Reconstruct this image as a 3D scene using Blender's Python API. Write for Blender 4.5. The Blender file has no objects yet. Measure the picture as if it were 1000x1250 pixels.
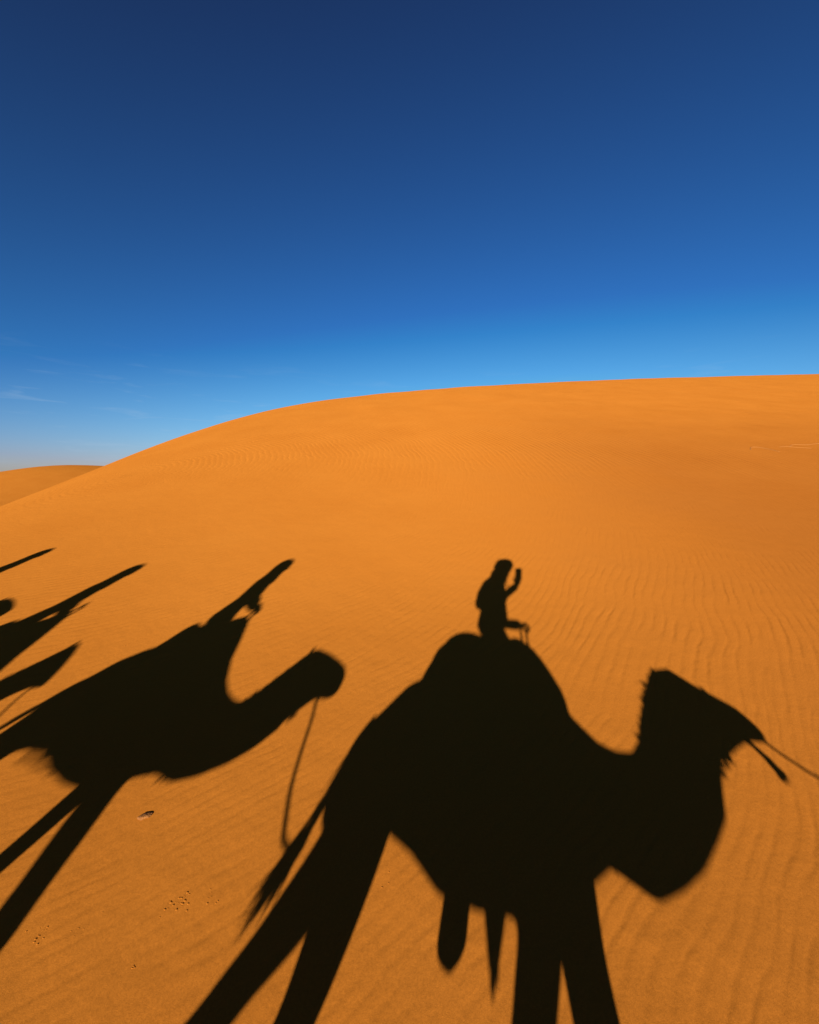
import bpy, bmesh, math, random
import numpy as np
from mathutils import Vector, Matrix
R = math.radians
random.seed(7)
scene = bpy.context.scene
C = scene.collection

# ------------------------------------------------------------------ camera
EYE = 2.5012                      # the phone's lens above the sand below it
cam_d = bpy.data.cameras.new('camera')
cam = bpy.data.objects.new('camera', cam_d); C.objects.link(cam)
cam.location = (0, 0, EYE)
PITCH = math.atan(45 / 500)       # looking slightly down
cam.rotation_euler = (R(90) - PITCH, 0, 0)
cam_d.sensor_fit = 'HORIZONTAL'; cam_d.sensor_width = 36; cam_d.lens = 18
cam_d.clip_start = 0.02; cam_d.clip_end = 8000
scene.camera = cam

# ------------------------------------------------------------------ sun, sky, exposure
ANTI = Vector((0.25626, 0.93966, -0.22666)).normalized()     # the way the sunlight travels
sun_d = bpy.data.lights.new('sun', 'SUN')
sun_d.energy = 5.0; sun_d.angle = R(0.53); sun_d.color = (1.0, 0.97, 0.90)
sun = bpy.data.objects.new('sun', sun_d); C.objects.link(sun)
sun.location = (-20, -60, 30)
sun.rotation_euler = ANTI.to_track_quat('-Z', 'Y').to_euler()
EXPO = 1.45
SUN_EL = math.asin(-ANTI.z)
SUN_AZ = math.atan2(-ANTI.x, -ANTI.y)       # clockwise from +Y

world = bpy.data.worlds.new('World'); scene.world = world; world.use_nodes = True
nt = world.node_tree; nt.nodes.clear()
def N(tree, t, **kw):
    n = tree.nodes.new(t)
    for k, v in kw.items():
        if k.startswith('i_'):
            n.inputs[k[2:].replace('_', ' ')].default_value = v
        else:
            setattr(n, k, v)
    return n
sky = N(nt, 'ShaderNodeTexSky', sky_type='NISHITA')
sky.sun_disc = False
sky.sun_elevation = SUN_EL; sky.sun_rotation = SUN_AZ
sky.altitude = 900; sky.air_density = 1.0; sky.dust_density = 0.3; sky.ozone_density = 3.0
# one grade for the whole sky: the deep, saturated blue of thin desert air
sepc = N(nt, 'ShaderNodeSeparateColor'); gam = N(nt, 'ShaderNodeCombineColor')
def wm(op, a, b, c=None):
    n = N(nt, 'ShaderNodeMath', operation=op)
    for i, v in enumerate((a, b, c)):
        if v is None: continue
        if isinstance(v, (int, float)): n.inputs[i].default_value = v
        else: nt.links.new(v, n.inputs[i])
    return n.outputs[0]
nt.links.new(sky.outputs[0], sepc.inputs[0])
r_, g_, b_ = sepc.outputs[0], sepc.outputs[1], sepc.outputs[2]
GS = 1 / (2 ** EXPO * .1)
nt.links.new(wm('ADD', wm('MULTIPLY', r_, .024 * GS), wm('MULTIPLY', wm('MAXIMUM', wm('SUBTRACT', r_, 1.45), 0), .08 * GS)), gam.inputs[0])
nt.links.new(wm('ADD', wm('MAXIMUM', wm('MULTIPLY', wm('SUBTRACT', g_, .53), .085 * GS), .012 * GS), wm('MULTIPLY', wm('MAXIMUM', wm('SUBTRACT', b_, 4.5), 0), .055 * GS)), gam.inputs[1])
nt.links.new(wm('MAXIMUM', wm('MULTIPLY', wm('SUBTRACT', b_, 1.10), .150 * GS), .04 * GS), gam.inputs[2])
bg = N(nt, 'ShaderNodeBackground'); bg.inputs['Strength'].default_value = 0.1
out = N(nt, 'ShaderNodeOutputWorld')
L = nt.links.new
# thin wisps of cirrus, low over the whole horizon
tc = N(nt, 'ShaderNodeTexCoord')
mp = N(nt, 'ShaderNodeMapping'); mp.inputs['Scale'].default_value = (3.2, 3.2, 26); mp.inputs['Location'].default_value = (1.3, .7, 2.45)
cn = N(nt, 'ShaderNodeTexNoise'); cn.inputs['Scale'].default_value = 2.6; cn.inputs['Detail'].default_value = 5; cn.inputs['Distortion'].default_value = .6
cr = N(nt, 'ShaderNodeMapRange'); cr.inputs['From Min'].default_value = .56; cr.inputs['From Max'].default_value = .90; cr.inputs['To Max'].default_value = .36
sx = N(nt, 'ShaderNodeSeparateXYZ')
band = N(nt, 'ShaderNodeMapRange'); band.inputs['From Min'].default_value = .25; band.inputs['From Max'].default_value = .14
mulc = N(nt, 'ShaderNodeMath', operation='MULTIPLY')
mix = N(nt, 'ShaderNodeMix', data_type='RGBA'); mix.inputs['B'].default_value = (.42 * GS, .56 * GS, .72 * GS, 1)
lim = N(nt, 'ShaderNodeVectorMath', operation='MINIMUM'); L(gam.outputs[0], lim.inputs[0]); lim.inputs[1].default_value = (.5 * GS, .52 * GS, .78 * GS)    # nowhere paler than a hazy horizon
L(tc.outputs['Generated'], mp.inputs[0]); L(mp.outputs[0], cn.inputs['Vector']); L(cn.outputs['Fac'], cr.inputs[0])
L(tc.outputs['Generated'], sx.inputs[0]); L(sx.outputs['Z'], band.inputs[0])
L(cr.outputs[0], mulc.inputs[0]); L(band.outputs[0], mulc.inputs[1])
L(mulc.outputs[0], mix.inputs['Factor']); L(lim.outputs[0], mix.inputs['A'])
L(mix.outputs['Result'], bg.inputs['Color']); L(bg.outputs[0], out.inputs[0])

vs = scene.view_settings
vs.view_transform = 'Standard'; vs.look = 'None'; vs.gamma = 1; vs.use_curve_mapping = False
vs.exposure = EXPO

# ------------------------------------------------------------------ materials
def new_mat(name):
    m = bpy.data.materials.new(name); m.use_nodes = True
    t = m.node_tree; b = t.nodes['Principled BSDF']
    return m, t, b
def mat_noise(name, c1, c2, scale=6, rough=.85, bump=.0, bscale=60, detail=4):
    m, t, b = new_mat(name)
    co = N(t, 'ShaderNodeTexCoord'); n = N(t, 'ShaderNodeTexNoise'); n.inputs['Scale'].default_value = scale; n.inputs['Detail'].default_value = detail
    r = N(t, 'ShaderNodeValToRGB'); r.color_ramp.elements[0].position = .35; r.color_ramp.elements[1].position = .68
    r.color_ramp.elements[0].color = (*c1, 1); r.color_ramp.elements[1].color = (*c2, 1)
    t.links.new(co.outputs['Object'], n.inputs['Vector']); t.links.new(n.outputs['Fac'], r.inputs[0]); t.links.new(r.outputs[0], b.inputs['Base Color'])
    b.inputs['Roughness'].default_value = rough; b.inputs['Specular IOR Level'].default_value = .25
    if bump:
        n2 = N(t, 'ShaderNodeTexNoise'); n2.inputs['Scale'].default_value = bscale
        bp = N(t, 'ShaderNodeBump'); bp.inputs['Strength'].default_value = bump; bp.inputs['Distance'].default_value = .01
        t.links.new(co.outputs['Object'], n2.inputs['Vector']); t.links.new(n2.outputs['Fac'], bp.inputs['Height']); t.links.new(bp.outputs[0], b.inputs['Normal'])
    return m
def mat_stripe(name, cols, axis='Y', scale=9):
    m, t, b = new_mat(name)
    co = N(t, 'ShaderNodeTexCoord'); w = N(t, 'ShaderNodeTexWave', bands_direction=axis); w.inputs['Scale'].default_value = scale; w.inputs['Distortion'].default_value = .4
    r = N(t, 'ShaderNodeValToRGB'); r.color_ramp.interpolation = 'CONSTANT'
    for i, c in enumerate(cols):
        e = r.color_ramp.elements[i] if i < 2 else r.color_ramp.elements.new(i / len(cols))
        e.position = i / len(cols); e.color = (*c, 1)
    t.links.new(co.outputs['Object'], w.inputs['Vector']); t.links.new(w.outputs['Fac'], r.inputs[0]); t.links.new(r.outputs[0], b.inputs['Base Color'])
    b.inputs['Roughness'].default_value = .9
    return m

def sand_material():
    m, t, b = new_mat('sand')
    K = t.links.new
    def math_(op, a, c=None, d=None):
        n = N(t, 'ShaderNodeMath', operation=op)
        for i, v in enumerate((a, c, d)):
            if v is None: continue
            if isinstance(v, (int, float)): n.inputs[i].default_value = v
            else: K(v, n.inputs[i])
        return n.outputs[0]
    def noise(vec, scale, detail=2, rough=.5):
        n = N(t, 'ShaderNodeTexNoise'); n.inputs['Scale'].default_value = scale; n.inputs['Detail'].default_value = detail; n.inputs['Roughness'].default_value = rough
        K(vec, n.inputs['Vector']); return n.outputs['Fac']
    geo = N(t, 'ShaderNodeNewGeometry'); P = geo.outputs['Position']
    sep = N(t, 'ShaderNodeSeparateXYZ'); K(P, sep.inputs[0])
    flat = N(t, 'ShaderNodeCombineXYZ'); K(sep.outputs['X'], flat.inputs['X']); K(sep.outputs['Y'], flat.inputs['Y'])
    F = flat.outputs[0]
    # wind ripples: long curved crests round a far centre, bent and broken by noise
    dist = N(t, 'ShaderNodeVectorMath', operation='DISTANCE'); K(F, dist.inputs[0]); dist.inputs[1].default_value = (-8.4, 12.2, 0)
    rad = dist.outputs['Value']
    warp = math_('MULTIPLY', math_('SUBTRACT', noise(F, .55, 1), .5), .38)
    warp2 = math_('MULTIPLY', math_('SUBTRACT', noise(F, 2.6, 2), .5), .028)
    warp3 = math_('MULTIPLY', math_('SUBTRACT', noise(F, 8, 1), .5), .02)
    ph = math_('ADD', math_('ADD', rad, warp), math_('ADD', warp2, warp3))
    ctr = N(t, 'ShaderNodeVectorMath', operation='SUBTRACT'); K(F, ctr.inputs[0]); ctr.inputs[1].default_value = (-8.4, 12.2, 0)
    sc_ = N(t, 'ShaderNodeSeparateXYZ'); K(ctr.outputs[0], sc_.inputs[0])
    tang = math_('MULTIPLY', math_('ARCTAN2', sc_.outputs['Y'], sc_.outputs['X']), 14.0)
    def wave(lam, seed):
        """ripples of about this wavelength: long crests that swell, fork and die out"""
        def cell(ac, al, z):
            v = N(t, 'ShaderNodeCombineXYZ'); K(math_('DIVIDE', rad, lam * ac), v.inputs['X']); K(math_('DIVIDE', tang, lam * al), v.inputs['Y']); v.inputs['Z'].default_value = z
            return math_('SUBTRACT', noise(v.outputs[0], 1.0, 2, .45), .5)
        ang = math_('ADD', math_('MULTIPLY', ph, 2 * math.pi / lam), math_('MULTIPLY', cell(2.4, 5.0, seed), 6.0))
        s1 = math_('SINE', ang)
        s2 = math_('MULTIPLY', math_('SINE', math_('ADD', math_('MULTIPLY', ang, 2), .9)), .25)   # steeper lee side
        die = N(t, 'ShaderNodeMapRange'); K(cell(2.6, 4.0, seed + 11), die.inputs[0]); die.inputs[1].default_value = -.2; die.inputs[2].default_value = .12; die.inputs[3].default_value = .12; die.inputs[4].default_value = 1.1
        return math_('MULTIPLY', math_('ADD', s1, s2), die.outputs[0])
    def step_y(lo, hi, wob):
        m_ = N(t, 'ShaderNodeMapRange'); m_.interpolation_type = 'SMOOTHSTEP'
        K(math_('ADD', sep.outputs['Y'], math_('MULTIPLY', math_('SUBTRACT', noise(F, .6, 2), .5), wob)), m_.inputs[0]); m_.inputs[1].default_value = lo; m_.inputs[2].default_value = hi
        return m_.outputs[0]
    def mixf(f, a_, b_):
        m_ = N(t, 'ShaderNodeMix', data_type='FLOAT'); K(f, m_.inputs['Factor']); K(a_, m_.inputs['A']); K(b_, m_.inputs['B']); return m_.outputs['Result']
    rip = mixf(step_y(2.6, 4.6, 2), wave(.080, 0), math_('MULTIPLY', wave(.106, 3.3), 2.4))
    rip = mixf(step_y(9, 13, 5), rip, math_('MULTIPLY', wave(.18, 7.1), 7.5))
    # where ripples stand: strong towards +x, faint on the sheltered flank
    side = N(t, 'ShaderNodeMapRange'); side.interpolation_type = 'SMOOTHSTEP'
    K(math_('ADD', math_('SUBTRACT', sep.outputs['X'], math_('MULTIPLY', sep.outputs['Y'], .25)), math_('MULTIPLY', math_('SUBTRACT', noise(F, .35, 2), .5), 4)), side.inputs[0])
    side.inputs[1].default_value = -4.5; side.inputs[2].default_value = 2.5; side.inputs[3].default_value = .45; side.inputs[4].default_value = 1
    patch = N(t, 'ShaderNodeMapRange'); K(noise(F, 1.3, 2), patch.inputs[0]); patch.inputs[1].default_value = .3; patch.inputs[2].default_value = .62; patch.inputs[3].default_value = .35; patch.inputs[4].default_value = 1
    amp = math_('MULTIPLY', math_('MULTIPLY', side.outputs[0], patch.outputs[0]), .0011)
    h = math_('MULTIPLY', rip, amp)
    # hand-sized unevenness and grains
    h = math_('ADD', h, math_('MULTIPLY', noise(F, 3.2, 3), .010))
    h = math_('ADD', h, math_('MULTIPLY', noise(F, 22, 2), .0011))
    h = math_('ADD', h, math_('MULTIPLY', noise(F, 190, 2, .7), .0005))
    bp = N(t, 'ShaderNodeBump'); bp.inputs['Strength'].default_value = 1; bp.inputs['Distance'].default_value = 1
    K(h, bp.inputs['Height']); K(bp.outputs[0], b.inputs['Normal'])
    # colour: orange quartz sand with paler and redder drifts and single dark and pale grains
    ramp = N(t, 'ShaderNodeValToRGB')
    ramp.color_ramp.elements[0].position = .3; ramp.color_ramp.elements[0].color = (.272, .0850, .0098, 1)
    ramp.color_ramp.elements[1].position = .7; ramp.color_ramp.elements[1].color = (.291, .0940, .0114, 1)
    K(noise(F, .5, 4), ramp.inputs[0])
    gr = N(t, 'ShaderNodeMapRange'); K(noise(F, 330, 2, .8), gr.inputs[0]); gr.inputs[1].default_value = .25; gr.inputs[2].default_value = .75; gr.inputs[3].default_value = .62; gr.inputs[4].default_value = 1.38
    g2 = N(t, 'ShaderNodeMapRange'); K(noise(F, 75, 3, .75), g2.inputs[0]); g2.inputs[1].default_value = .28; g2.inputs[2].default_value = .72; g2.inputs[3].default_value = .84; g2.inputs[4].default_value = 1.16
    mul = N(t, 'ShaderNodeVectorMath', operation='SCALE'); K(ramp.outputs[0], mul.inputs[0]); K(math_('MULTIPLY', gr.outputs[0], g2.outputs[0]), mul.inputs['Scale'])
    # light fall-off painted into the sand colour: darker towards +x, easing upslope
    shade = N(t, 'ShaderNodeMapRange'); shade.interpolation_type = 'SMOOTHSTEP'
    K(math_('ADD', math_('SUBTRACT', sep.outputs['X'], math_('MULTIPLY', sep.outputs['Y'], .10)), math_('MULTIPLY', math_('SUBTRACT', noise(F, .5, 4), .5), 5)), shade.inputs[0])
    shade.inputs[1].default_value = -1.0; shade.inputs[2].default_value = 7.0
    cm = N(t, 'ShaderNodeMix', data_type='RGBA', blend_type='MULTIPLY'); K(math_('MULTIPLY', shade.outputs[0], math_('SUBTRACT', 1, math_('MULTIPLY', step_y(8, 26, 4), .85))), cm.inputs['Factor']); K(mul.outputs[0], cm.inputs['A']); cm.inputs['B'].default_value = (.74, .70, .78, 1)
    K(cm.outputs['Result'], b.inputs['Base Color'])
    b.inputs['Roughness'].default_value = .95; b.inputs['Specular IOR Level'].default_value = .0; b.inputs['Diffuse Roughness'].default_value = .3
    return m
M = {
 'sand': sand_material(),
 'fur': mat_noise('camel_fur', (.20, .125, .06), (.33, .215, .115), 7, .95, .6, 90),
 'fur_dark': mat_noise('camel_dark_fur', (.10, .06, .03), (.19, .12, .06), 14, .95),
 'eye': mat_noise('dark_eye', (.01, .008, .006), (.02, .015, .01), 9, .15),
 'pad': mat_stripe('saddle_cloth', [(.33, .05, .04), (.42, .30, .12), (.06, .09, .18), (.33, .05, .04)], 'X', 5),
 'blanket': mat_stripe('woven_blanket', [(.22, .10, .05), (.38, .30, .20), (.12, .05, .03)], 'Z', 6),
 'strap': mat_noise('woven_strap', (.16, .07, .04), (.25, .12, .07), 30, .9),
 'metal': mat_noise('worn_steel', (.25, .24, .22), (.36, .35, .33), 30, .45),
 'rope': mat_noise('hemp_rope', (.20, .14, .08), (.34, .25, .15), 60, .95, .5, 200),
 'skin': mat_noise('skin', (.42, .25, .17), (.50, .31, .22), 8, .55),
 'navy': mat_noise('navy_jacket', (.03, .045, .09), (.05, .07, .13), 20, .85, .3, 70),
 'blue': mat_noise('blue_tunic', (.05, .12, .30), (.08, .17, .38), 12, .85, .3, 60),
 'scarf': mat_noise('indigo_scarf', (.04, .06, .22), (.07, .10, .30), 16, .9, .5, 50),
 'cream': mat_noise('cream_scarf', (.55, .47, .34), (.66, .58, .44), 16, .9, .5, 50),
 'trouser': mat_noise('sand_trousers', (.20, .17, .12), (.28, .24, .17), 16, .9, .3, 60),
 'shoe': mat_noise('dark_shoe', (.03, .025, .02), (.06, .05, .04), 20, .7),
 'pack': mat_noise('black_backpack', (.02, .02, .022), (.045, .045, .05), 30, .7, .3, 90),
 'phone': mat_noise('black_phone', (.012, .012, .014), (.02, .02, .022), 5, .2),
 'stone': mat_noise('tan_stone', (.15, .05, .008), (.21, .075, .013), 25, .9, .6, 80),
 'straw': mat_noise('dry_straw', (.22, .08, .014), (.25, .10, .02), 12, .9),
}

# cloth, hide and gear colours darkened evenly to suit the exposure
for k_ in M:
    if k_ in ('sand', 'stone', 'straw'): continue
    for n_ in M[k_].node_tree.nodes:
        if n_.type == 'VALTORGB':
            for e_ in n_.color_ramp.elements: e_.color = tuple(c_ * .5 for c_ in e_.color[:3]) + (1,)

# ------------------------------------------------------------------ mesh helpers
def tag(o, label=None, cat=None, group=None, kind=None):
    for k, v in (('label', label), ('category', cat), ('group', group), ('kind', kind)):
        if v: o[k] = v
    return o
def link(name, me, mat, parent=None, smooth=True):
    o = bpy.data.objects.new(name, me); C.objects.link(o)
    if mat is not None:
        me.materials.clear(); me.materials.append(M[mat] if isinstance(mat, str) else mat)
    if smooth: me.polygons.foreach_set('use_smooth', [True] * len(me.polygons))
    if parent is not None:
        o.parent = parent
        o.matrix_parent_inverse = Matrix.Translation(-Vector(parent.location))
    return o
def empty(name, loc, label, cat, group=None):
    o = bpy.data.objects.new(name, None); C.objects.link(o); o.location = loc; o.empty_display_size = .2
    return tag(o, label, cat, group)
class MB:
    """collects closed shells; build() links them as one mesh"""
    def __init__(s): s.v = []; s.f = []
    def loft(s, rings, close=True):
        n = len(rings[0]); b = len(s.v)
        for r in rings: s.v += [tuple(p) for p in r]
        for i in range(len(rings) - 1):
            for j in range(n):
                k = (j + 1) % n
                s.f.append((b + i * n + j, b + i * n + k, b + (i + 1) * n + k, b + (i + 1) * n + j))
        if close:
            s.f.append(tuple(b + j for j in reversed(range(n))))
            s.f.append(tuple(b + (len(rings) - 1) * n + j for j in range(n)))
        return s
    def tube(s, pts, rad, n=10, flat=None):
        """pts: Vectors, rad: number or list of r or (ra, rb); flat: direction of ra"""
        pts = [Vector(p) for p in pts]
        if not isinstance(rad, (list, tuple)): rad = [rad] * len(pts)
        rings = []; prev = None
        for i, p in enumerate(pts):
            d = (pts[min(i + 1, len(pts) - 1)] - pts[max(i - 1, 0)]).normalized()
            ref = Vector(flat) if flat is not None else (prev if prev is not None else (Vector((0, 1, 0)) if abs(d.y) < .9 else Vector((1, 0, 0))))
            a = (ref - d * ref.dot(d)).normalized(); b_ = d.cross(a)
            if flat is None: prev = a
            r = rad[i]; ra, rb = r if isinstance(r, (list, tuple)) else (r, r)
            rings.append([p + a * ra * math.cos(2 * math.pi * j / n) + b_ * rb * math.sin(2 * math.pi * j / n) for j in range(n)])
        return s.loft(rings)
    def ball(s, c, r, n=12, m=8):
        c = Vector(c); rx, ry, rz = r if isinstance(r, (list, tuple)) else (r, r, r)
        rings = []
        for i in range(m + 1):
            t = math.pi * (i * .98 + .01 * m) / m
            rings.append([c + Vector((rx * math.sin(t) * math.cos(2 * math.pi * j / n), ry * math.sin(t) * math.sin(2 * math.pi * j / n), -rz * math.cos(t))) for j in range(n)])
        return s.loft(rings)
    def limb(s, pts, rad, n=12):
        """a tube with rounded ends"""
        s.tube(pts, rad, n)
        for p, r in ((pts[0], rad[0]), (pts[-1], rad[-1])):
            s.ball(p, r if not isinstance(r, (list, tuple)) else min(r), 10, 6)
        return s
    def mesh(s, name):
        me = bpy.data.meshes.new(name); me.from_pydata(s.v, [], s.f)
        bm = bmesh.new(); bm.from_mesh(me); bmesh.ops.recalc_face_normals(bm, faces=bm.faces); bm.to_mesh(me); bm.free()
        return me
    def build(s, name, mat, parent=None): return link(name, s.mesh(name), mat, parent)
    def fused(s, name, mat, parent=None, voxel=.02, smooth=4):
        """all shells melted into one continuous skin"""
        me = s.mesh(name); tmp = bpy.data.objects.new('tmp', me); C.objects.link(tmp)
        r = tmp.modifiers.new('r', 'REMESH'); r.mode = 'VOXEL'; r.voxel_size = voxel
        if smooth:
            q = tmp.modifiers.new('s', 'SMOOTH'); q.iterations = smooth; q.factor = .5
        dg = bpy.context.evaluated_depsgraph_get(); dg.update()
        out_ = bpy.data.meshes.new_from_object(tmp.evaluated_get(dg)); out_.name = name
        bpy.data.objects.remove(tmp); bpy.data.meshes.remove(me)
        return link(name, out_, mat, parent)
def interp(tab, x):
    return float(np.interp(x, [p[0] for p in tab], [p[1] for p in tab]))
def spline(pts, k=6):
    """Catmull-Rom through pts"""
    P = [Vector(p) for p in pts]; P = [P[0] * 2 - P[1]] + P + [P[-1] * 2 - P[-2]]; o = []
    for i in range(1, len(P) - 2):
        for j in range(k):
            t = j / k
            o.append(.5 * ((2 * P[i]) + (P[i + 1] - P[i - 1]) * t + (2 * P[i - 1] - 5 * P[i] + 4 * P[i + 1] - P[i + 2]) * t * t + (3 * P[i] - P[i - 1] - 3 * P[i + 1] + P[i + 2]) * t ** 3))
    o.append(P[-2]); return o

# ------------------------------------------------------------------ the dune
def sp(t, w): return w * np.logaddexp(0, t / w)
def main_dune(x, y):
    s0, s1, y0, w, c1, c2, c3, c4, m, a, wd, sxx = .1334, .3101, 5.5148, 1.9806, 9.0014, 29.9971, 31.4745, 41.9869, .7174, 4.0536, 3.2456, .0048
    A = s0 * y + (s1 - s0) * (sp(y - y0, w) - sp(-y0, w)) + sxx * x
    ds = []
    for th, c in ((182, c1), (150, c2), (122, c3), (100, c4)):
        t = math.radians(th); ds.append((x * math.cos(t) + y * math.sin(t) - c) / 4.)
    d = 4. * np.logaddexp(np.logaddexp(ds[0], ds[1]), np.logaddexp(ds[2], ds[3]))
    dp = sp(d, wd)
    return A - m * (np.sqrt(dp * dp + a * a) - a)
def far_ground(x, y):
    r = np.hypot(x, y)
    z = -4 + 0 * x
    # the dune across the hollow
    u = (x + 63) * .80 + (y - 78) * .60; v = -(x + 63) * .60 + (y - 78) * .80
    z = z + 8.4 * np.exp(-(u / np.where(u < 0, 25., 36.)) ** 2) * np.where(v < 0, np.exp(-(v / 22) ** 2), np.exp(-(v / 12) ** 2))
    g = np.clip((r - 90) / 220, 0, 1); g = g * g * (3 - 2 * g)
    rid = 1 - np.abs(np.sin(x / 95 + .8 * np.sin(y / 160) + 1.1))
    rid2 = 1 - np.abs(np.sin(y / 120 + .9 * np.sin(x / 140) + .4))
    z = z + g * (6.5 * rid * rid2 + 4.0 * rid2 + 1.2 * np.sin(x / 31 + y / 47))
    return z
def ground(x, y):
    a = main_dune(x, y); b = far_ground(x, y); k = 1.1
    rr = np.hypot(x, y); far = np.clip((rr - 10) / 15, 0, 1) * np.exp(-(rr / 120) ** 2)
    return k * np.logaddexp(a / k, b / k) + far * (.02 * np.sin(x * .55 + 2 * np.sin(y * .21)) * np.sin(y * .43 + 1.2) + .010 * np.sin(x * 1.1 + y * .7 + 1.5 * np.sin(x * .3))) + .012 * np.sin(x * .9 + 1.3 * np.sin(y * .5)) * np.sin(y * .8 + .9 * np.sin(x * .6)) * np.exp(-(np.hypot(x, y) / 30) ** 2)
def gz(x, y): return float(ground(np.array(float(x)), np.array(float(y))))
nx = 760
tt = np.linspace(-1, 1, nx); ax = 2.6 * np.sinh(tt * math.asinh(2600 / 2.6))
X, Y = np.meshgrid(ax, ax + 2.0, indexing='ij'); Z = ground(X, Y)
co = np.stack([X, Y, Z], -1).reshape(-1, 3)
idx = np.arange(nx * nx).reshape(nx, nx)
q = np.stack([idx[:-1, :-1], idx[1:, :-1], idx[1:, 1:], idx[:-1, 1:]], -1).reshape(-1, 4)
me = bpy.data.meshes.new('sand_dunes')
me.vertices.add(len(co)); me.vertices.foreach_set('co', co.ravel())
me.loops.add(q.size); me.loops.foreach_set('vertex_index', q.ravel())
me.polygons.add(len(q)); me.polygons.foreach_set('loop_start', np.arange(0, q.size, 4)); me.polygons.foreach_set('loop_total', np.full(len(q), 4))
me.update(); me.validate()
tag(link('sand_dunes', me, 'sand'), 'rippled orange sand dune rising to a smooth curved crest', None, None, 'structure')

# ------------------------------------------------------------------ camels
# profiles are given as (along the caravan, height from the rider's eye) in each camel's own upright plane
def W(x, z, y): return Vector((x, y, z + EYE))
def hair(mb, base, d, n, spread, length, r=.006):
    for i in range(n):
        b = Vector(base) + Vector([random.gauss(0, spread) for _ in range(3)])
        e = Vector(d).normalized() * length * random.uniform(.6, 1.15) + Vector([random.gauss(0, length * .12) for _ in range(3)])
        mb.tube([b, b + e * .5 + Vector((0, 0, -.05 * length)), b + e], [r, r * .8, r * .15], 5)
def camel(cx, off, stations, legs, tail, ears, eyes, manes, label, fringe=()):
    base = Vector((cx, off, gz(cx, off)))
    root = empty('camel', base, label, 'camel', 'camels of the caravan')
    mb = MB(); n = 22
    rings = []
    for (bx, bz), (tx, tz), hw in stations:
        c = Vector(((bx + tx) / 2, off, (bz + tz) / 2 + EYE)); v = Vector(((tx - bx) / 2, 0, (tz - bz) / 2))
        rings.append([c + v * math.cos(2 * math.pi * j / n) + Vector((0, 1, 0)) * hw * math.sin(2 * math.pi * j / n) for j in range(n)])
    mb.loft(rings)
    for dy, chain in legs:
        pts = [W(x, z, off + dy * f) for x, z, r, f in chain]; rad = [r for x, z, r, f in chain]
        fx, fy = pts[-1].x, pts[-1].y
        pts[-1].z = gz(fx, fy) + .07
        sm = spline(pts, 4); rs = [float(np.interp(i / 4, range(len(rad)), rad)) for i in range(len(sm))]
        mb.limb(sm, rs)
        mb.ball((fx + .03, fy, gz(fx, fy) + .045), (.135, .105, .06))
    body = mb.fused('body', 'fur', root, .017, 5)
    t = MB(); tp = [W(*p, off) for p in tail]
    t.tube(spline(tp, 4), [float(v) for v in np.linspace(.032, .014, 4 * (len(tp) - 1) + 1)], 8)
    t.build('tail', 'fur', root)
    h = MB(); d = tp[-1] - tp[-2]
    hair(h, tp[-2] + d * .4, d, 80, .019, .14, .006)
    for q_ in (.35, .55, .75, .9):
        i_ = int(q_ * (len(tp) - 1)); hair(h, tp[i_].lerp(tp[min(i_ + 1, len(tp) - 1)], .5) + Vector((-.012, 0, 0)), tp[-1] - tp[i_] + Vector((-.03, 0, -.02)), 14, .012, .15, .005)
    tag(h.build('tail_tuft', 'fur_dark', root), kind='stuff')
    for dy in (-1, 1):
        e = MB(); (x, z), (x2, z2) = ears
        e.tube([W(x, z, off + dy * .06), W((x + x2) / 2, (z + z2) / 2, off + dy * .085), W(x2, z2, off + dy * .085)], [(.028, .02), (.036, .018), (.008, .006)], 10); e.build('ear', 'fur', root)
        e = MB().ball(W(*eyes[0], off + dy * eyes[1]), .022); e.build('eye', 'eye', root)
    h = MB()
    for (x0, z0), (x1, z1), dr, ln, cnt in manes:
        for i in range(cnt):
            f = random.random(); hair(h, W(x0 + (x1 - x0) * f, z0 + (z1 - z0) * f, off + random.gauss(0, .03)), (dr[0], random.gauss(0, .3), dr[1]), 1, .006, ln, .009)
    tag(h.build('mane', 'fur_dark', root), kind='stuff')
    return root

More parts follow.
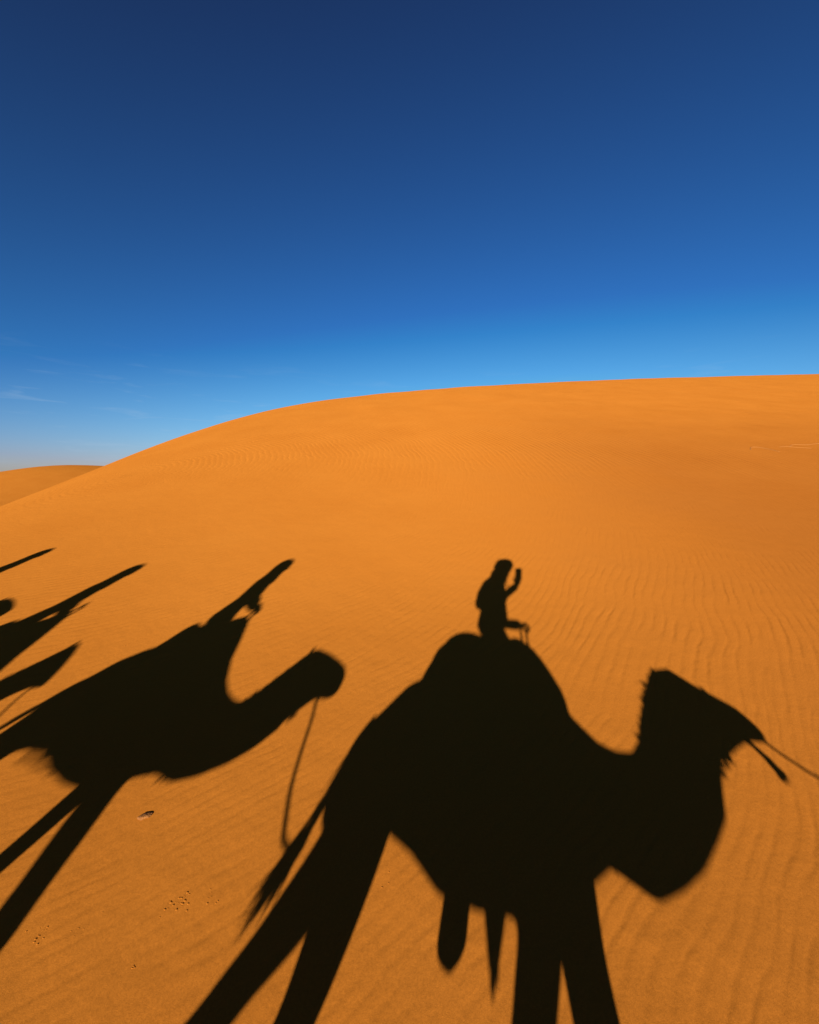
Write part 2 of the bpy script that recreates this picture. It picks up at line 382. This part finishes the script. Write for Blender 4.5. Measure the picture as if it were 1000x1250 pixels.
def drape(mb, off, xs, top, hw, bot, thick):
    """a cloth or pad laid over the back: arch sections lofted along x"""
    rings = []; n = 15
    for x in xs:
        zt, w, zb = top(x) + EYE, hw(x), bot(x) + EYE
        o, i_ = [], []
        for k in range(n):
            a = math.pi * (k / (n - 1)) - math.pi / 2
            s, c = math.sin(a), math.cos(a)
            f = abs(s) ** 2.0
            y = w * (abs(s) ** .9) * (1 if s > 0 else -1); z = zb + (zt - zb) * max(c, 0) ** .78
            o.append(Vector((x, off + y, z))); 
            i_.append(Vector((x, off + y * (1 - thick / max(w, .1)), z - thick * (c if c > .2 else 0))))
        rings.append(o + i_[::-1])
    mb.loft(rings); return mb
def saddle(cx, off, pad, front_x, handle, straps, drop, rise, label, body_top, hwf=.40, group='saddles on the camels'):
    x0, x1 = pad[0][0], pad[-1][0]
    root = empty('camel_saddle', (cx, off, interp(pad, cx) + EYE - .12), label, 'saddle', group)
    xs = list(np.linspace(x0, x1, 30))
    mb = MB(); ends = lambda x: min(1, .72 + 3 * min(x - x0, x1 - x))
    drape(mb, off, xs, lambda x: interp(pad, x) - .012, lambda x: hwf * ends(x), lambda x: max(drop + .2, interp(pad, x) - .42), .07); mb.build('saddle_pad', 'pad', root)
    mb = MB(); xb = list(np.linspace(x0 + .02, x1 - .02, 26))
    drape(mb, off, xb, lambda x: interp(pad, x) - .07, lambda x: hwf + .02 + .012 * math.sin(x * 23), lambda x: drop + rise * max(0, (x0 + .45 - x)) + .015 * math.sin(x * 31), .025)
    bl = mb.build('blanket', 'blanket', root)
    fr = MB()
    for i, x in enumerate(np.linspace(x0 + .05, x1 - .05, 34)):
        for s in (-1, 1):
            p = Vector((x, off + s * (hwf + .012), drop + rise * max(0, (x0 + .45 - x)) + .015 + EYE)); fr.tube([p, p + Vector((.004, 0, -.05)), p + Vector((random.gauss(0, .012), 0, -.05 - random.random() * .02))], [.009, .007, .003], 5)
    tag(fr.build('fringe', 'strap', bl), kind='stuff')
    hx, hz, hl = handle
    hb = MB(); zf = interp(pad, hx) - .05
    hb.tube([W(hx, hz, off - .13), W(hx, hz, off + .13)], .015, 10)
    for s in (-1, 1):
        hb.tube([W(hx, hz, off + s * .12), W(hx + .01, (hz + zf) / 2, off + s * .13), W(hx + .03, zf, off + s * .14)], .012, 8)
    hb.build('handle', 'metal', root)
    for sx_, sy_, zt, zb, w, ragged in straps:
        sb = MB(); p = []
        fs = (0, .2, .4, .6, .8, .88, .93, .96, .98, .992, 1)
        for f in fs:
            p.append((sx_ + .03 * f, zt + (zb - zt) * f))
        ww = [w * (1 - .75 * max(0, (f - .6) / .4) if ragged else math.sqrt(max(.05, 1 - max(0, f - .93) ** 2 / .0049))) for f in fs]
        sb.tube([W(x, z, off + sy_) for x, z in p], [(a, .02) for a in ww], 12, flat=(1, 0, 0))
        if ragged: hair(sb, W(*p[-2], off + sy_), (.05, 0, -1), 12, .012, .035, .007)
        sb.build('hanging_strap', 'strap', root)
    return root

# ------------------------------------------------------------------ people
def hand(mb, wrist, fd, nd, curl, sgn, s=1.08):
    """palm with four fingers and a thumb; fd along the palm, nd out of the palm, sgn the thumb's side"""
    fd = Vector(fd).normalized(); nd = (Vector(nd) - fd * Vector(nd).dot(fd)).normalized(); sd = fd.cross(nd) * sgn
    wrist = Vector(wrist); pe = wrist + fd * .085 * s
    mb.tube([wrist, wrist + fd * .03 * s, pe], [(.026 * s, .017 * s), (.037 * s, .016 * s), (.041 * s, .014 * s)], 12, flat=sd)
    for k, ln in enumerate((.070, .080, .075, .058)):
        p = pe - fd * .008 + sd * (.030 - .020 * k) * s; d = fd.copy(); pts = [p]
        for sg, f in enumerate((.45, .32, .23)):
            a = curl[sg]; d = (d * math.cos(a) + nd * math.sin(a) * 1).normalized() if sg == 0 else (d * math.cos(a) + (nd * d.dot(fd) - fd * d.dot(nd)).normalized() * math.sin(a)).normalized()
            p = p + d * ln * f * 1.25 * s; pts.append(p)
        mb.limb(pts, [.0095 * s, .009 * s, .0082 * s, .007 * s], 8)
    t0 = wrist + fd * .022 * s + sd * .026 * s
    mb.limb([t0, t0 + (sd * .6 + fd * .7 + nd * .35) * .038 * s, t0 + (sd * .55 + fd * 1.0 + nd * .8) * .058 * s], [.013 * s, .0105 * s, .008 * s], 8)
def person(base, J, label, coat, head_cloth, wrap, slim=1.0, legs_robe=False):
    """J: joints in world space -> body (one skin), clothes, head cloth"""
    root = empty('person', base, label, 'person', None)
    V = {k: Vector(v) for k, v in J.items() if not k.startswith('hand')}
    up = (V['neck'] - V['pelvis']).normalized(); fwd = Vector(J['face']).normalized()
    b = MB()
    Y = V['sl'] - V['sr']; Y.normalize()
    b.tube([V['pelvis'] - up * .08, V['pelvis'] + up * .05, V['waist'], V['chest'], V['neck'] - up * .03, V['neck']], [(.15, .10), (.165, .115), (.135, .10), (.17, .115), (.12, .075), (.055, .055)], 16, flat=Y)
    hc = V['head']
    b.tube([V['neck'] - up * .02, hc - up * .06], [.055, .055], 12)
    b.ball(hc + up * .01, (.086, .078, .115), 16, 12); b.ball(hc + fwd * .03 - up * .055, (.058, .055, .058), 12, 8)
    b.tube([hc + fwd * .075 + up * .015, hc + fwd * .112 - up * .022, hc + fwd * .08 - up * .032], [.012, .017, .013], 8)
    b.tube([hc + fwd * .078 - up * .062 - Y * .022, hc + fwd * .09 - up * .06, hc + fwd * .078 - up * .062 + Y * .022], [.006, .009, .006], 8)
    side = fwd.cross(up)
    for s in (-1, 1): b.ball(hc + side * s * .082 - fwd * .01, (.02, .02, .03), 8, 6)
    jk = MB(); tr = MB()
    ww = slim
    jk.tube([V['pelvis'] - up * .06, V['pelvis'] + up * .08, V['waist'], V['chest'], V['neck'] - up * .045, V['neck'] - up * .0], [(.185, .135 * ww), (.185, .14 * ww), (.165, .13 * ww), (.195, .145 * ww), (.14, .10 * ww), (.075, .07)], 18, flat=Y)
    for s in 'lr':
        b.limb([V['s' + s], V['e' + s], V['w' + s]], [.048, .038, .026]); jk.limb([V['s' + s], (V['s' + s] + V['e' + s]) / 2, V['e' + s], V['e' + s].lerp(V['w' + s], .85)], [.066, .062, .056, .05])
        b.limb([V['h' + s], V['k' + s], V['a' + s]], [.08, .056, .04]); tr.limb([V['h' + s], V['k' + s], V['a' + s].lerp(V['k' + s], .1)], [.10, .075, .055])
        fd = Vector(J['toe']); sh = MB(); A = V['a' + s]
        sh.tube([A - fd * .05 - Vector((0, 0, .045)), A + fd * .02 - Vector((0, 0, .045)), A + fd * .12 - Vector((0, 0, .055)), A + fd * .19 - Vector((0, 0, .06))], [(.036, .034), (.042, .044), (.046, .032), (.026, .02)], 12, flat=Y)
        sh.tube([A + Vector((0, 0, .04)), A - Vector((0, 0, .05))], [.05, .045], 12)
        b.limb([A, A + fd * .1 - Vector((0, 0, .05))], [.035, .025]); sh.fused('shoe', 'shoe', root, .012, 3)
        fdh, ndh, curl, sg = J['hand_' + s]; hand(b, V['w' + s], fdh, ndh, curl, sg, J.get('handscale_' + s, 1.08))
    tr.tube([V['hl'], V['pelvis'], V['hr']], [.1, .14, .1], 12)
    b.fused('body', 'skin', root, .0065, 2)
    jk.fused('jacket', coat, root, .014, 5); tr.fused('trousers', 'trouser', root, .016, 5)
    c = MB()
    if wrap == 'turban':
        c.ball(hc + up * .035, (.132, .124, .118), 18, 10)
        for k in range(4):
            a = .45 * k
            ring = [hc + up * (.045 + .022 * k) + (fwd * math.cos(t) + side * math.sin(t)) * (.122 - .008 * k) + up * .022 * math.sin(t + a) for t in np.linspace(0, 2 * math.pi, 17)]
            c.tube(ring, .026, 8)
        c.tube([V['neck'] - up * .05, V['neck'] + up * .03, hc - up * .01], [.13, .125, .118], 14)
    else:
        c.tube([V['neck'] - up * .12, V['neck'] - up * .02, hc - up * .07 - fwd * .02, hc + up * .02 - fwd * .02, hc + up * .09 - fwd * .01, hc + up * .135], [.135, .11, .105, .115, .10, .045], 16)
    c.fused('head_scarf' , head_cloth, root, .012, 4)
    for s in (-1, 1): MB().ball(hc + fwd * .079 + side * s * .031 + up * .012, .0115, 10, 6).build('eye', 'eye', root)
    return root

# ---- the rider's own camel
OFF = -.4
st1 = [((-1.33, -1.33), (-1.33, -1.24), .05), ((-1.30, -1.46), (-1.30, -1.17), .16), ((-1.20, -1.53), (-1.20, -1.09), .25), ((-1.05, -1.49), (-1.06, -.955), .30),
       ((-.90, -1.475), (-.91, -.90), .325), ((-.70, -1.53), (-.70, -.82), .35), ((-.50, -1.61), (-.50, -.72), .37), ((-.30, -1.635), (-.30, -.72), .375), ((-.05, -1.65), (-.05, -.80), .36),
       ((.20, -1.615), (.20, -.985), .31), ((.42, -1.555), (.37, -1.12), .25), ((.64, -1.622), (.52, -1.215), .205), ((.80, -1.60), (.64, -1.25), .18), ((.94, -1.566), (.76, -1.255), .16),
       ((1.09, -1.505), (.85, -1.20), .145), ((1.205, -1.452), (.90, -1.12), .135), ((1.29, -1.36), (.97, -1.05), .13), ((1.37, -1.29), (1.06, -.955), .125), ((1.46, -1.265), (1.17, -.855), .12),
       ((1.56, -1.235), (1.345, -.845), .115), ((1.64, -1.215), (1.515, -.95), .10), ((1.70, -1.21), (1.64, -1.01), .085), ((1.77, -1.215), (1.74, -1.06), .07), ((1.815, -1.205), (1.80, -1.13), .045)]
lg1 = [(.19, [(-1.00, -1.28, .21, .8), (-.945, -1.52, .155, 1), (-.935, -1.735, .112, 1), (-.965, -1.89, .072, 1), (-1.10, -2.05, .066, 1), (-1.08, -2.3, .05, 1), (-1.04, -2.5, .058, 1)]),
       (-.19, [(-1.10, -1.28, .20, .8), (-1.19, -1.50, .13, 1), (-1.335, -1.68, .078, 1), (-1.425, -1.775, .066, 1), (-1.53, -1.92, .066, 1), (-1.53, -2.25, .05, 1), (-1.48, -2.5, .058, 1)]),
       (-.17, [(.10, -1.30, .16, .9), (.03, -1.52, .115, 1), (-.055, -1.76, .088, 1), (-.085, -1.95, .08, 1), (-.06, -2.25, .055, 1), (-.04, -2.5, .06, 1)]),
       (.17, [(.20, -1.30, .15, .9), (.245, -1.55, .14, 1), (.28, -1.76, .10, 1), (.345, -1.95, .082, 1), (.41, -2.25, .055, 1), (.43, -2.5, .06, 1)])]
camel(-.5, OFF, st1, lg1, [(-1.25, -1.12), (-1.30, -1.20), (-1.325, -1.34), (-1.34, -1.48), (-1.375, -1.57)], ((1.21, -.90), (1.215, -.862)), ((1.37, -1.0), .108),
      [((.84, -1.24), (1.12, -.92), (-.6, .25), .045, 70), ((1.28, -1.33), (1.48, -1.245), (.5, -.7), .022, 40), ((.42, -1.555), (.50, -1.55), (-.3, -1), .02, 8)],
      'brown camel with head lowered, carrying the rider who holds up a phone')
pad1 = [(-.925, -.92), (-.915, -.77), (-.895, -.705), (-.84, -.675), (-.80, -.63), (-.74, -.595), (-.66, -.585), (-.58, -.595), (-.40, -.64), (-.22, -.665), (-.12, -.63), (-.05, -.65), (.05, -.70), (.16, -.80), (.265, -.93)]
saddle(-.4, OFF, pad1, .24, (-.05, -.545, .1), [(-.300, .42, -1.2, -1.83, .070, False), (-.325, -.42, -1.2, -1.625, .09, True)], -1.33, 0.0, 'striped red saddle under the rider with the phone', None)
# the rider
o = Vector((0, OFF, EYE))
def J1(x, y, z): return (x, OFF + y, z + EYE)
person(J1(-.44, 0, -.64), dict(pelvis=J1(-.44, 0, -.50), waist=J1(-.435, 0, -.34), chest=J1(-.44, 0, -.12), neck=J1(-.405, 0, .03), head=J1(-.352, .01, .145),
    sl=J1(-.42, .18, -.04), sr=J1(-.44, -.18, -.04), el=J1(-.225, .27, -.28), wl=J1(-.047, .335, -.165), er=J1(-.33, -.22, -.455), wr=J1(-.12, -.09, -.50),
    hl=J1(-.40, .11, -.55), hr=J1(-.40, -.11, -.55), kl=J1(-.10, .40, -.88), kr=J1(-.12, -.40, -.88), al=J1(-.17, .47, -1.27), ar=J1(-.17, -.47, -1.27),
    handscale_l=1.1, face=(.55, .83, -.05), toe=(.96, .1, -.1), hand_l=((.22, .02, .97), (.25, .97, -.05), (.75, 1.1, .8), 1), hand_r=((.98, .15, .05), (.0, 0, -1), (.7, 1.1, .9), 1)),
    'person in navy jacket and indigo headscarf holding up a phone on a camel', 'navy', 'scarf', 'turban')
# the phone that takes the picture: its lens is the camera
ph = empty('smartphone', (-.022, -.036, EYE - .09), 'black smartphone held upright in the rider\'s left hand', 'phone')
bm = bmesh.new(); bmesh.ops.create_cube(bm, size=1, matrix=Matrix.Translation((-.022, -.036, EYE - .012)) @ Matrix.Diagonal((.096, .012, .172, 1)))
bmesh.ops.bevel(bm, geom=[e for e in bm.edges if abs((e.verts[0].co - e.verts[1].co).y) > .005], offset=.011, segments=4, affect='EDGES', profile=.5)
pm = bpy.data.meshes.new('case'); bm.to_mesh(pm); bm.free(); link('case', pm, 'phone', ph, False)
for k, (dx, dz) in enumerate(((.0, .0), (0, -.022))):
    MB().tube([(dx, -.0320, EYE + dz), (dx, -.0285, EYE + dz)], .009, 16).build('lens_ring', 'metal', ph)
bp_ = empty('backpack', J1(-.60, 0, -.36), 'black backpack on the back of the rider with the phone', 'backpack')
MB().tube([J1(-.585, 0, -.365), J1(-.58, 0, -.33), J1(-.575, 0, -.2), J1(-.545, 0, -.06), J1(-.52, 0, -.0)], [(.10, .05), (.15, .075), (.155, .08), (.13, .06), (.07, .03)], 18, flat=(0, 1, 0)).fused('pack_body', 'pack', bp_, .012, 4)
for s in (-1, 1):
    MB().tube(spline([J1(-.53, s * .10, -.02), J1(-.42, s * .115, .045), J1(-.29, s * .12, -.08), J1(-.33, s * .14, -.28), J1(-.50, s * .14, -.32)], 5), [(.024, .006)] * 21, 8, flat=(0, 1, 0)).build('shoulder_strap', 'pack', bp_)

# ---- the camels behind
def st2(dx, dz, neck, lift, hs=1., nod=0.):
    """second camel's profile; neck pulls the head back towards the chest"""
    raw = [((-4.20, -1.20), (-4.20, -1.02), .05), ((-4.19, -1.28), (-4.18, -.92), .15), ((-4.12, -1.30), (-4.12, -.81), .24), ((-4.0, -1.29), (-4.0, -.735), .30), ((-3.85, -1.26), (-3.85, -.70), .32),
           ((-3.65, -1.27), (-3.65, -.64), .335), ((-3.45, -1.33), (-3.45, -.60), .35), ((-3.25, -1.37), (-3.25, -.66), .35), ((-3.05, -1.39), (-3.02, -.78), .32), ((-2.85, -1.36), (-2.83, -.925), .27),
           ((-2.66, -1.335), (-2.70, -.995), .22), ((-2.48, -1.365), (-2.58, -1.035), .185), ((-2.33, -1.345), (-2.50, -1.05), .165), ((-2.18, -1.30), (-2.45, -1.03), .15), ((-2.08, -1.25), (-2.42, -.985), .135),
           ((-2.015, -1.19), (-2.38, -.92), .13), ((-1.985, -1.12), (-2.33, -.85), .125), ((-1.93, -1.075), (-2.28, -.77), .12), ((-1.88, -1.03), (-2.19, -.72), .12), ((-1.84, -1.025), (-2.03, -.755), .115),
           ((-1.785, -1.03), (-1.89, -.80), .105), ((-1.735, -1.02), (-1.79, -.84), .09), ((-1.71, -.985), (-1.735, -.89), .05)]
    def mv(p, top=False):
        x, z = p
        if x > -2.2:
            if top: z -= nod * (x + 2.2)
            x = -2.2 + (x + 2.2) * hs
        f = min(1, max(0, (x + 2.95) / .8)); f = f * f * (3 - 2 * f)
        return (x + dx - neck * f, z + dz + lift * f)
    return [(mv(b), mv(t, True), h) for b, t, h in raw], mv
def lg2(dx, dz, sw):
    return [(sg * .19, [(x + dx, z + dz, r, f) for x, z, r, f in ch]) for sg, ch in (
        (sw, [(-4.02, -1.10, .18, .8), (-3.96, -1.32, .125, 1), (-3.98, -1.60, .082, 1), (-4.12, -1.90, .066, 1), (-4.09, -2.28, .05, 1), (-4.04, -2.54, .055, 1)]),
        (-sw, [(-4.04, -1.10, .17, .8), (-4.14, -1.34, .12, 1), (-4.28, -1.62, .08, 1), (-4.44, -1.88, .066, 1), (-4.46, -2.28, .05, 1), (-4.42, -2.54, .055, 1)]),
        (sw, [(-2.99, -1.10, .14, .9), (-2.96, -1.34, .085, 1), (-2.955, -1.60, .068, 1), (-2.97, -1.90, .068, 1), (-2.95, -2.28, .05, 1), (-2.93, -2.54, .055, 1)]),
        (-sw, [(-2.98, -1.10, .14, .9), (-2.92, -1.34, .09, 1), (-2.73, -1.58, .07, 1), (-2.57, -1.82, .07, 1), (-2.50, -2.28, .05, 1), (-2.47, -2.54, .055, 1)]))]
pad2 = [(-3.915, -.74), (-3.905, -.62), (-3.885, -.53), (-3.85, -.505), (-3.78, -.53), (-3.6, -.56), (-3.50, -.51), (-3.43, -.46), (-3.37, -.44), (-3.30, -.47), (-3.21, -.56), (-3.11, -.665), (-3.02, -.765), (-2.92, -.865)]
def follower(dx, dz, off, neck, lift, names, coat, scarf, sw=1, slim=.72, rdz=0., hs=1., nod=0.):
    S, mv = st2(dx, dz, neck, lift, hs, nod)
    camel(-3.4 + dx, off, S, lg2(dx, dz, sw), [(x + dx, z + dz) for x, z in ((-4.17, -.93), (-4.23, -1.0), (-4.27, -1.16), (-4.30, -1.3), (-4.33, -1.42))], (mv((-2.22, -.78)), mv((-2.23, -.725))), (mv((-2.02, -.88)), .108),
          [(mv((-2.47, -1.05)), mv((-2.30, -.86)), (-.6, .3), .035, 30), (mv((-2.02, -1.17)), mv((-1.95, -1.06)), (.6, -.6), .03, 16), (mv((-2.72, -1.32)), mv((-2.5, -1.345)), (-.3, -1), .03, 14)], names[0])
    saddle(-3.5 + dx, off, [(x + dx, z + dz) for x, z in pad2], 0, (-3.365 + dx, -.365 + dz, .1), [(-3.4 + dx, -.39, -.95 + dz, -1.22 + dz, .03, True)], -1.22 + dz, .12, names[1], None, .38)
    def j(x, y, z): return (x + dx, off + y, z + dz + rdz + EYE)
    person(j(-3.70, 0, -.52), dict(pelvis=j(-3.69, 0, -.42), waist=j(-3.69, 0, -.26), chest=j(-3.715, 0, -.07), neck=j(-3.72, 0, .065), head=j(-3.715, 0, .175),
        sl=j(-3.72, .165, .0), sr=j(-3.72, -.165, .0), el=j(-3.60, .20, -.235), er=j(-3.62, -.20, -.235), wl=j(-3.44, .08, -.335), wr=j(-3.44, -.08, -.335),
        hl=j(-3.66, .11, -.45), hr=j(-3.66, -.11, -.45), kl=j(-3.40, .38, -.74), kr=j(-3.40, -.38, -.74), al=j(-3.46, .45, -1.13), ar=j(-3.46, -.45, -1.13),
        face=(1, 0, 0), toe=(.97, .05, -.1), hand_l=((.98, -.1, -.1), (0, 0, -1), (.7, 1.1, .9), -1), hand_r=((.98, .1, -.1), (0, 0, -1), (.7, 1.1, .9), 1)),
        names[2], coat, scarf, 'shawl', slim)
follower(0, 0, OFF, 0, 0, ('tall brown camel roped to the tail of the phone holder\'s camel', 'striped saddle on the tall camel roped to the tail of the camel ahead', 'person in blue tunic and cream headscarf riding the tall roped camel'), 'blue', 'cream')
follower(-2.31, .02, OFF, .37, .02, ('short-necked brown camel following close behind the tall roped camel', 'striped saddle on the short-necked camel', 'person in navy jacket and cream headscarf on the short-necked camel'), 'navy', 'cream', sw=-1, rdz=-.10, hs=.78, nod=.30)
follower(-4.27, -.07, .8, .20, .25, ('brown camel walking on the dune side at the end of the caravan', 'striped saddle on the camel at the end of the caravan', 'person in blue tunic and indigo headscarf on the last camel'), 'blue', 'scarf')

# ---- ropes
def rope(pts, r, label):
    mb = MB(); s = spline(pts, 6); mb.tube(s, [r] * len(s), 8)
    return tag(mb.build('lead_rope', 'rope', None), label, 'rope', 'ropes of the caravan')
rope([W(x, z, OFF) for x, z in ((-1.87, -.99), (-1.85, -1.03), (-1.78, -1.12), (-1.69, -1.26), (-1.61, -1.37), (-1.53, -1.45), (-1.46, -1.51), (-1.385, -1.53))], .0105, 'hemp rope from the tall camel\'s chin to the tail of the camel ahead')
rope([W(x, z, OFF) for x, z in ((-4.63, -.93), (-4.60, -.98), (-4.54, -1.06), (-4.44, -1.15), (-4.36, -1.22), (-4.29, -1.24))], .008, 'hemp rope from the short-necked camel\'s chin to the tall camel\'s tail')

# ---- halter, the rope ahead and the guide who leads the caravan
ht = empty('halter', W(1.62, -1.12, OFF), 'woven halter with a hanging tassel on the lowered camel head', 'halter')
for (bx, bz), (tx, tz), hw in (((1.66, -1.22), (1.56, -.965), .102), ((1.44, -1.28), (1.13, -.90), .128)):
    c = Vector(((bx + tx) / 2, OFF, (bz + tz) / 2 + EYE)); v = Vector(((tx - bx) / 2, 0, (tz - bz) / 2))
    MB().tube([c + v * 1.02 * math.cos(a) + Vector((0, hw * 1.02 * math.sin(a), 0)) for a in np.linspace(0, 2 * math.pi, 25)], .009, 6).build('band', 'strap', ht)
MB().tube(spline([W(1.66, -1.205, OFF), W(1.685, -1.235, OFF), W(1.715, -1.275, OFF), W(1.735, -1.32, OFF), W(1.745, -1.345, OFF)], 4), [.014] * 4 + [.017] * 4 + [.024] * 4 + [.032] * 4 + [.018], 8).build('tassel', 'strap', ht)
rope([W(x, z, OFF) for x, z in ((1.74, -1.175), (1.81, -1.232), (1.90, -1.292), (2.01, -1.345), (2.4, -1.46), (2.9, -1.53), (3.4, -1.48), (3.62, -1.43))], .008, 'hemp rope from the halter to the walking guide')
gx, gy = 3.85, -.62; g0 = gz(gx, gy)
def jg(x, y, z): return (gx + x, gy + y, g0 + z)
def fz(x, y): return gz(gx + x, gy + y) - g0 + .09
guide = person((gx, gy, g0), dict(pelvis=jg(0, 0, .92), waist=jg(.01, 0, 1.08), chest=jg(.02, 0, 1.29), neck=jg(.03, 0, 1.45), head=jg(.06, 0, 1.57),
    sl=jg(.02, .175, 1.39), sr=jg(.02, -.175, 1.39), el=jg(-.12, .24, 1.14), er=jg(.02, -.24, 1.10), wl=jg(-.20, .22, 1.06 + .0), wr=jg(.16, -.24, .90),
    hl=jg(0, .09, .88), hr=jg(0, -.09, .88), kl=jg(.16, .10, .50), kr=jg(-.06, -.10, .48), al=jg(.20, .10, fz(.20, .10)), ar=jg(-.30, -.10, fz(-.30, -.10) + .02),
    face=(1, 0, 0), toe=(.97, 0, -.02), hand_l=((-.9, 0, -.2), (0, -1, 0), (.7, 1.1, .9), 1), hand_r=((.3, 0, -.9), (0, 1, 0), (.3, .5, .4), 1)),
    'person in long blue robe and indigo turban walking ahead with the lead rope', 'blue', 'scarf', 'turban')
rb = MB(); rb.tube([jg(0, 0, 1.0), jg(0, 0, .8), jg(-.01, 0, .55), jg(-.02, 0, .26)], [(.19, .16), (.20, .18), (.22, .24), (.25, .31)], 20, flat=(0, 1, 0)); rb.fused('robe', 'blue', guide, .02, 3)

# ------------------------------------------------------------------ what lies on the sand
def lump(name, x, y, size, mat, label, cat, seed, group=None, sink=.35, rz=0.):
    rng = random.Random(seed); bm = bmesh.new(); bmesh.ops.create_icosphere(bm, subdivisions=3, radius=.5)
    ph_ = [rng.uniform(0, 6) for _ in range(6)]
    for v in bm.verts:
        d = v.co.normalized(); k = 1 + .16 * math.sin(3 * d.x + ph_[0]) * math.sin(4 * d.y + ph_[1]) + .10 * math.sin(7 * d.x + ph_[2] + 3 * d.z) * math.sin(6 * d.y + ph_[3]) + .05 * math.sin(13 * d.y + ph_[4] + 5 * d.x)
        v.co = Vector((v.co.x * size[0], v.co.y * size[1], v.co.z * size[2])) * k
    m_ = bpy.data.meshes.new(name); bm.to_mesh(m_); bm.free()
    o_ = link(name, m_, mat); o_.location = (x, y, gz(x, y) + size[2] * (.5 - sink)); o_.rotation_euler = (R(8), 0, rz)
    return tag(o_, label, cat, group) if label else o_
lump('stone', -1.66, 2.39, (.085, .040, .018), 'stone', 'flat pale tan stone lying on bare sand between the two camel shadows', 'stone', 3, None, .3, R(28))

# little crumbs of crusted sand round old hoof marks, too small to pick apart
for k, (cx_, cy_, n_, sp_, big) in enumerate(((-1.21, 1.93, 34, .035, .012), (-1.01, 1.96, 12, .02, .010), (-1.81, 1.80, 16, .03, .010), (-1.61, 1.82, 12, .03, .008), (-1.26, 1.68, 4, .006, .014),
        (-3.04, 4.25, 5, .02, .018), (-4.1, 5.4, 8, .05, .016), (-3.3, 5.2, 6, .04, .014), (-4.8, 5.9, 8, .06, .015), (-.12, 2.02, 8, .02, .009), (-.32, 1.74, 9, .03, .007), (-3.6, 4.9, 6, .05, .014), (.9, 3.2, 4, .05, .006), (1.9, 2.3, 3, .05, .007))):
    rng = random.Random(50 + k); mb = MB()
    for i in range(n_):
        x, y = cx_ + rng.gauss(0, sp_), cy_ + rng.gauss(0, sp_ * .8); r = .42 * big * rng.uniform(.25, 1) ** 1.5
        mb.ball((x, y, gz(x, y) + r * .1), (r * rng.uniform(.8, 1.8), r * rng.uniform(.8, 1.4), r * .5), 7, 5)
    tag(mb.build('sand_crumbs', 'sand'), 'small crumbs of crusted sand scattered on the dune face', 'sand crumbs', None, 'stuff')
# pale dry stalks low on the far right of the slope
for k, (pts, lab) in enumerate((
        (((11.35, 13.75), (11.6, 14.05), (11.85, 14.1), (12.0, 13.8), (12.05, 13.45)), 'short pale dry stalk bent into a hook on the rippled slope'),
        (((13.0, 14.15), (13.4, 14.45), (13.8, 14.4), (14.3, 14.55), (14.9, 14.6)), 'long wavy pale dry stalk lying across the rippled slope'),
        (((12.6, 14.1), (12.9, 14.2), (13.2, 14.05), (13.55, 13.95)), 'thin straight pale dry stalk beside the wavy stalk'))):
    mb = MB(); q_ = spline([Vector((x, y, gz(x, y) + .004)) for x, y in pts], 6); mb.tube(q_, [(.008 if k < 2 else .006)] * len(q_), 6)
    tag(mb.build('dry_stalk', 'straw'), lab, 'dry stalk', 'dry stalks on the slope')
